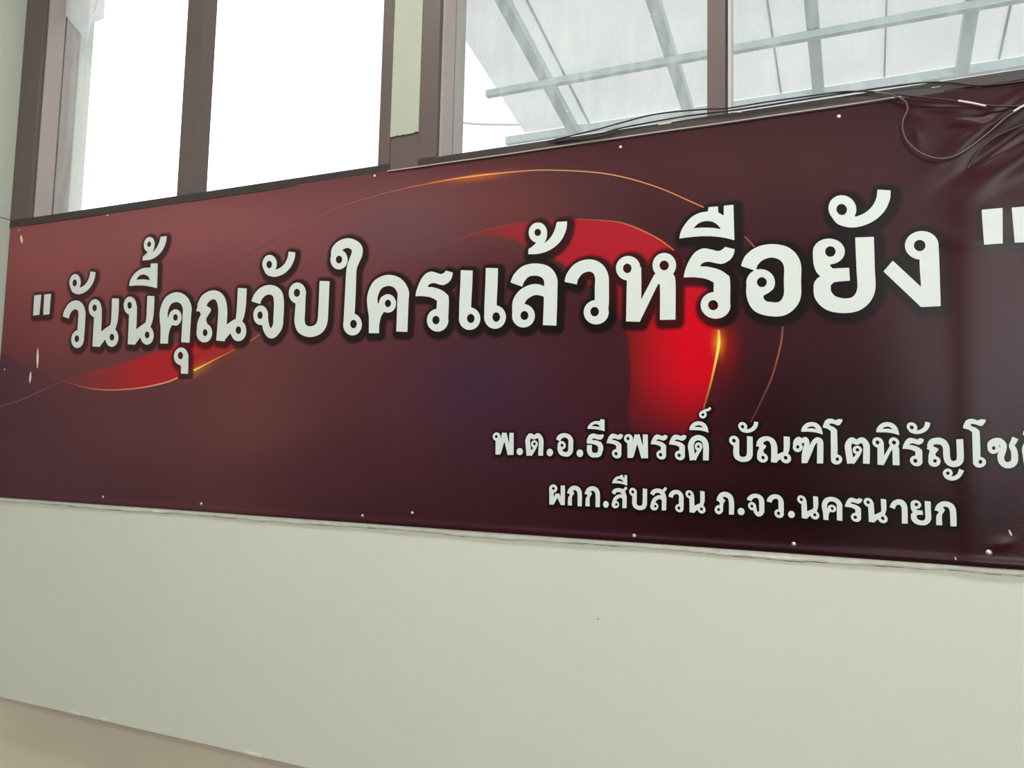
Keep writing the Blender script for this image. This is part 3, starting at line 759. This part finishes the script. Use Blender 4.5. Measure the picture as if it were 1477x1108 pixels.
# ---- the printed sheet
def kd_of(pts):
    kd = kdtree.KDTree(len(pts))
    for i, p in enumerate(pts): kd.insert((p[0], p[1], 0), i)
    kd.balance(); return kd
kd1, kd2 = kd_of(pts_big), kd_of(pts_small)

STEP = 0.0042
nx = int((XB1 - XB0) / STEP); nz = int((Z_BT - Z_BB) / STEP)
gx = np.linspace(XB0, XB1, nx + 1); gz = np.linspace(Z_BB, Z_BT, nz + 1)
GX, GZ = np.meshgrid(gx, gz)
off = banner_off(GX, GZ)
PX, PY = to_px(GX, np.full_like(GX, BAN_Y), GZ)

def lin(c): return np.array(srgb(*c)[:3])
col = np.zeros(GX.shape + (3,)) + lin((52, 18, 25))
def blob(cx, cy, sx, sy, c, a=1.0, ang=0.0):
    global col
    ca, sa = math.cos(ang), math.sin(ang)
    u = ((PX - cx) * ca + (PY - cy) * sa) / sx; v = (-(PX - cx) * sa + (PY - cy) * ca) / sy
    wgt = (a * np.exp(-0.5 * (u * u + v * v)))[..., None]
    col = col * (1 - wgt) + lin(c) * wgt
def curve_y(pts):
    P = np.array(spline(pts, 8)); o = np.argsort(P[:, 0]); return lambda x: np.interp(x, P[o, 0], P[o, 1])
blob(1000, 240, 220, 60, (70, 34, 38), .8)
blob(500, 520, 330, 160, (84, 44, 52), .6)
blob(60, 640, 200, 110, (92, 52, 64), .75)  # reds at the left made paler, window glare put into the print
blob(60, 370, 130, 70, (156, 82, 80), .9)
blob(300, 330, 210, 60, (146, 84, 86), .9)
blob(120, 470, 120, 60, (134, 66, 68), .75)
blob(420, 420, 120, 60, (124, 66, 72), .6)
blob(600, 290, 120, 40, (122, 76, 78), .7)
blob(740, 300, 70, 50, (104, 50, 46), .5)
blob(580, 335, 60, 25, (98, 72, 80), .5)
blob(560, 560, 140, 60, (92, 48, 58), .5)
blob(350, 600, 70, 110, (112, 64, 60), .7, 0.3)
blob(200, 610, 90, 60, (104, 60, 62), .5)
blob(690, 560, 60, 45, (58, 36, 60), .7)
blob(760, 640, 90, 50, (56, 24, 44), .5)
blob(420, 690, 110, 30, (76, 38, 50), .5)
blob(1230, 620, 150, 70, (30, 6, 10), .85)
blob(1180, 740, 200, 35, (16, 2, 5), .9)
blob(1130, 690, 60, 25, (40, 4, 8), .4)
blob(1400, 480, 60, 120, (60, 28, 34), .5)  # slight sheen near the right crease painted into the print
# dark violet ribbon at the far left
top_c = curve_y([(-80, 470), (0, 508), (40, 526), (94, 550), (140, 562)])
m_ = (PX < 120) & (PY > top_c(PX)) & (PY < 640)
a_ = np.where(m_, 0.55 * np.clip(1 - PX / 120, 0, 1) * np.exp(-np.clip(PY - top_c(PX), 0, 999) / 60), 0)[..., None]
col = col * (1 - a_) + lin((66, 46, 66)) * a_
# red crescent on the left
up = curve_y([(88, 549), (128, 537), (171, 526), (213, 512), (256, 496), (300, 492), (330, 497), (342, 502)])
lo_ = curve_y([(54, 533), (94, 550), (128, 560), (159, 562), (199, 560), (236, 552.5), (256, 545), (280, 534), (313, 517), (342, 502)])
ins_ = np.clip((PY - up(PX)) / 3 + .5, 0, 1) * np.clip((lo_(PX) - PY) / 3 + .5, 0, 1) * ((PX > 88) & (PX < 344))
fade = np.clip((PX - 92) / 110, 0, 1) * 0.96
a_ = (ins_ * fade)[..., None]
col = col * (1 - a_) + (lin((176, 32, 40))) * a_
# big red crescent
arcB = [(566, 382), (631, 358), (685, 336), (739, 323), (820, 316), (902, 323), (945, 342), (972, 361), (1005, 395), (1028, 435), (1036.5, 475), (1036, 499), (1028.6, 537), (1021, 566), (1014, 590), (1000, 620), (975, 655)]
inner = [(925, 660), (905, 610), (909, 565), (909, 520), (902, 475), (880, 440), (845, 405), (795, 370), (740, 346), (690, 340), (631, 360)]
from_poly = np.array([tuple(p) for p in spline(arcB, 4)] + [tuple(p) for p in spline(inner, 4)])
sd = sd_poly(PX, PY, from_poly)
ins_ = np.clip(-sd / 3 + 0.5, 0, 1)
vert = np.where(PY < 430, np.clip((PX - 640) / 190, 0, 1), 1.0) * np.clip((655 - PY) / 110, 0, 1) ** 1.3
strength = np.clip(vert, 0, 1)
dk = np.clip((PX - 905) / 85, 0.0, 1)[..., None]
mixy = np.clip((PY - 380) / 80, 0, 1)[..., None]
rc = lin((172, 24, 38)) * (1 - mixy) + (lin((112, 26, 26)) * (1 - dk) + lin((208, 4, 30)) * dk) * mixy
a_ = (ins_ * strength * 0.97)[..., None]
col = col * (1 - a_) + rc * a_
blob(990, 490, 34, 45, (215, 0, 32), .5)
blob(1046, 500, 11, 20, (150, 16, 14), .7)
blob(1036.5, 495, 5, 11, (250, 140, 40), .8)
blob(690, 256, 30, 3.5, (190, 96, 52), .6, -0.14)
blob(286, 533, 14, 5, (200, 120, 50), .6, -0.5)
blob(325, 512, 26, 7, (130, 58, 40), .6, -0.5)
# halos round the letters
H1 = np.zeros(GX.shape); H2 = np.zeros(GX.shape)
ox, oz = 0.0048, 0.0062
for j in range(GX.shape[0]):
    for i in range(GX.shape[1]):
        x, z = gx[i], gz[j]
        if z > 1.75:
            _, _, d1 = kd1.find((x - ox, z + oz, 0))
            H1[j, i] = min(1.0, max(0.0, (0.0222 - d1) / 0.010))
        elif x > -1.05:
            _, _, d2 = kd2.find((x - 0.0015, z + 0.002, 0))
            H2[j, i] = min(1.0, max(0.0, (0.0090 - d2) / 0.005))
H1 = H1 * H1 * (3 - 2 * H1)
edge = np.clip((PX - 1330) / 40, 0, 1)
H1 *= 1 - 0.55 * edge
a_ = (H1 * (0.76 + 0.16 * np.clip(PX / 800, 0, 1)))[..., None]; col = col * (1 - a_) + lin((16, 11, 12)) * a_  # dark halo weaker towards the left, glare veil put into its opacity
a_ = (H2 * 0.85)[..., None]; col = col * (1 - a_) + lin((14, 9, 10)) * a_

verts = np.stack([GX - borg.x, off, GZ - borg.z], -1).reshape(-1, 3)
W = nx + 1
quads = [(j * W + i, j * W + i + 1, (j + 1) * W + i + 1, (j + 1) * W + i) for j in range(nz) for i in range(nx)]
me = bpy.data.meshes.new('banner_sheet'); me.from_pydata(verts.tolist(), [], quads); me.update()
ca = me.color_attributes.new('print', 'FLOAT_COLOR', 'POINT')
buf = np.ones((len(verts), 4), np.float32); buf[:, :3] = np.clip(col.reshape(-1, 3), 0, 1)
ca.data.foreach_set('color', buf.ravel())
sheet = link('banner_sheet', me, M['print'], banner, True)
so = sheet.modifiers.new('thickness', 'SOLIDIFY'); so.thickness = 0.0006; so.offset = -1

# thin gold lines
def gold(pts, widths, cols, name='gold_line'):
    P = spline([p + (w,) + c for p, w, c in zip(pts, widths, cols)], 8)
    V = []; Fc = []; CC = []
    for i, p in enumerate(P):
        a = P[max(0, i - 1)][:2]; b = P[min(len(P) - 1, i + 1)][:2]; d = (b - a) / (np.linalg.norm(b - a) + 1e-9); nrm = np.array([-d[1], d[0]])
        for s in (-1, 1):
            q = p[:2] + nrm * s * p[2] / 2
            V.append(ban(q[0], q[1], 0.0006) - borg); CC.append(tuple(srgb(*np.clip(p[3:6], 0, 255))))
        if i: k = 2 * i; Fc.append((k - 2, k - 1, k + 1, k))
    me = bpy.data.meshes.new(name); me.from_pydata([tuple(v) for v in V], [], Fc); me.update()
    c_ = me.color_attributes.new('print', 'FLOAT_COLOR', 'POINT')
    for i, c in enumerate(CC): c_.data[i].color = c
    return link(name, me, M['gold'], banner)
g0, g1, g2 = (120, 62, 60), (214, 140, 72), (250, 200, 90)
gold([(350, 372), (414, 336), (495, 298), (577, 274), (640, 261), (685, 254), (740, 248), (793, 245.5), (875, 251), (945, 269), (1015, 299)],
     [.9, 1.2, 1.4, 1.6, 2.2, 2.6, 2.0, 1.8, 1.8, 1.8, 1.8], [(128, 66, 66), (140, 76, 72), (150, 84, 76), (165, 92, 76), (205, 118, 68), (240, 150, 70), (200, 130, 90), (190, 130, 90), (205, 140, 85), (205, 130, 75), (200, 120, 75)])
gold([(1074, 341), (1081, 348), (1088, 356)], [1.8] * 3, [(160, 84, 62)] * 3)
gold([(1129, 471), (1126, 497), (1114, 542), (1100, 574), (1083, 609)], [2.6, 2.8, 2.6, 2.2, 1.8], [(110, 72, 52), (135, 80, 52), (125, 60, 50), (110, 48, 44), (96, 40, 38)])
gold([(566, 382), (631, 358), (685, 337), (739, 324)], [1.0, 1.3, 1.3, 1.0], [(104, 60, 66), (128, 66, 68), (138, 66, 60), (140, 60, 50)])
gold([(832, 316.5), (870, 318.5), (902, 323), (945, 342), (972, 361)], [1.6, 1.8, 2, 2, 2], [(150, 62, 56), (170, 76, 60), (190, 90, 58), (205, 110, 58), (190, 100, 50)])
gold([(1036.5, 476), (1036.3, 499), (1028.6, 537.5), (1021.5, 566), (1014.4, 590)], [3.6, 4.2, 3.2, 2.8, 2.2], [(230, 160, 60), (255, 225, 110), (228, 160, 60), (170, 108, 50), (140, 84, 48)])
gold([(54, 533), (94, 550), (128, 560), (159, 562.5), (199, 560), (236, 552.5), (256, 545)], [1, 1.4, 1.6, 1.8, 2, 2, 2], [(96, 50, 62), (150, 66, 70), (190, 96, 90), (215, 120, 105), (220, 130, 105), (235, 160, 110), (235, 150, 100)])
gold([(279, 534.5), (296, 526), (313, 517), (339, 504)], [3, 2.2, 2.0, 1.4], [(255, 225, 120), (245, 170, 80), (225, 130, 70), (170, 90, 70)])
gold([(361, 492), (368, 487.5), (375, 483)], [1.6] * 3, [(190, 90, 80)] * 3)
gold([(0, 586.5), (28, 578), (57, 565), (91, 550)], [1.4] * 4, [(128, 80, 82), (134, 78, 78), (134, 70, 72), (130, 62, 66)])

# pale welt along the top edge
V = []; Fc = []
xs = np.linspace(at(560, 250, BAN_Y).x, at(1300, 140, BAN_Y).x, 120)
for i, x in enumerate(xs):
    for z, y in ((Z_BT - 0.0014, -0.0044), (Z_BT + 0.0010, -0.0046), (Z_BT + 0.0028, -0.0020)):
        V.append((x - borg.x, y + float(banner_off(x, Z_BT)), z - borg.z))
    if i:
        k = 3 * i; Fc += [(k - 3, k, k + 1, k - 2), (k - 2, k + 1, k + 2, k - 1)]
me = bpy.data.meshes.new('top_edge'); me.from_pydata(V, [], Fc); me.update()
link('top_edge', me, M['hem'], banner)['label'] = 'thin pale cut edge along the top'

# screws through the banner
def screw(px, py, r=0.0042):
    c = ban(px, py, 0.0008) - borg; bm = bmesh.new(); prev = None
    for k in range(5):
        t = k / 4 * math.pi / 2; rr = r * math.cos(t) if k < 4 else 0; y = -r * 0.55 * math.sin(t)
        ring = [bm.verts.new(c + Vector((rr * math.cos(a), y, rr * math.sin(a)))) for a in [2 * math.pi * i / 12 for i in range(12)]] if k < 4 else [bm.verts.new(c + Vector((0, y, 0)))]
        if prev:
            for i in range(12):
                if len(ring) > 1: bm.faces.new((prev[i], prev[(i + 1) % 12], ring[(i + 1) % 12], ring[i]))
                else: bm.faces.new((prev[i], prev[(i + 1) % 12], ring[0]))
        prev = ring
    return obj('screw_head', bm, M['screw'], banner, True)
for px, py, r in ((1210, 168, .0050), (895, 212.5, .0046), (541, 254.5, .0044), (155, 311, .0040), (28, 332, .0032), (7, 533, .0036), (149, 717, .0046), (290, 727, .0050), (523, 744, .0046), (595, 740, .0046),
                  (915, 773, .0050), (1145, 785, .0050), (1426, 797, .0062)):
    screw(px, py, r)
# scuffs and nicks
def nick(x0, y0, x1, y1, w):
    V = []; Fc = []
    for i, t in enumerate(np.linspace(0, 1, 7)):
        ww = w * math.sin(math.pi * (0.08 + 0.84 * t)); x = x0 + (x1 - x0) * t; y = y0 + (y1 - y0) * t
        for s in (-1, 1): V.append(tuple(ban(x + s * ww / 2, y, 0.0007) - borg))
        if i: k = 2 * i; Fc.append((k - 2, k - 1, k + 1, k))
    me = bpy.data.meshes.new('nick'); me.from_pydata(V, [], Fc); me.update(); link('nick', me, M['staple'], banner)
nick(54.5, 502, 54, 531, 3.4); nick(44.5, 536, 43, 553, 3); nick(30.5, 339, 32, 351, 3.6); nick(1455, 764, 1459, 773, 3); nick(1377, 803, 1379, 808, 1.5)

# ------------------------------------------------------------------ cables along the top of the banner
def cab(name, pts, r, m_, label, y0=-0.0245):
    P = []
    for p in pts:
        yy = y0 if len(p) == 2 else p[2]
        P.append(at(p[0], p[1], yy))
    tag(tube(name, P, r, m_), label, 'cable')
cab('cable', [(790, 204, -.016), (860, 187), (893, 178), (947, 164.5), (1018, 157.5), (1050, 156), (1100, 148), (1160, 139.5), (1214, 132.5), (1256, 132.5), (1300, 137), (1380, 146), (1430, 152.5), (1500, 153)], 0.0019, M['cable'],
    'upper dark cable running along the sill and sagging right over the banner corner')
cab('cable', [(800, 205.5, -.016), (860, 194), (900, 184, -.017), (980, 169, -.017), (1050, 160, -.017), (1100, 153, -.018), (1180, 140, -.018), (1240, 131, -.018), (1290, 124, -.018), (1335, 119, -.018), (1370, 119, -.018), (1420, 123, -.018), (1500, 114, -.018)], 0.0019, M['cable'],
    'lower dark cable lying on the brown window sill up to the right edge')
cab('cable', [(1262, 134, -.0305), (1286, 137, -.0315), (1305, 146, -.031), (1309, 158, -.030), (1303, 172, -.028), (1302, 186, -.028), (1308, 203, -.028), (1325, 219, -.028), (1350, 228.5, -.028), (1375, 226, -.028), (1400, 212, -.03), (1430, 188, -.034), (1455, 167, -.035), (1500, 140, -.036)], 0.0020, M['grey_cable'],
    'brown cable hanging in a loop over the upper right corner of the banner')
cab('cable', [(1395, 245, -.026), (1408, 224, -.028), (1420, 210, -.03), (1445, 193, -.034), (1500, 170, -.036)], 0.0018, M['cable'],  # added dark tube for the shade of a fold and cable, not a wire
    'short dark strip standing for fold shade below the hanging loop near the right edge')
# white cable ties / tape
for i, (pts, lb) in enumerate((([(1382, 145.5, -.026), (1400, 148.5, -.026), (1422, 153, -.026)], 'white strip of tape on the sagging upper cable'),
                (([(1462, 161, -.036), (1472, 155, -.036), (1490, 146, -.036)]), 'white tape on the looped cable at the right edge'))):
    P = [at(*p) for p in pts]
    tag(tube('tape', P, 0.0024, M['staple']), lb, 'tape')

# housings added for the two unseen ceiling fill lights
lampo = empty('added_ceiling_lamp', (-0.3, -1.15, Z_CEIL)); tag(lampo, 'long white housing added for the unseen ceiling fill light', 'lamp')
box('added_lamp_housing', -1.85, 1.85, -0.18, 0.18, -0.035, -0.001, M['lamp'], lampo, 0.004)
lamp2 = empty('added_ceiling_lamp', (-0.8, -4.3, Z_CEIL)); tag(lamp2, 'wide white housing added for the unseen rear fill light', 'lamp')
box('added_lamp_housing', -2.15, 2.15, -0.7, 0.7, -0.035, -0.001, M['lamp'], lamp2, 0.004)
print('verts', len(me.vertices), 'letters', len([c for c in banner.children if c.name.startswith('letter')]))
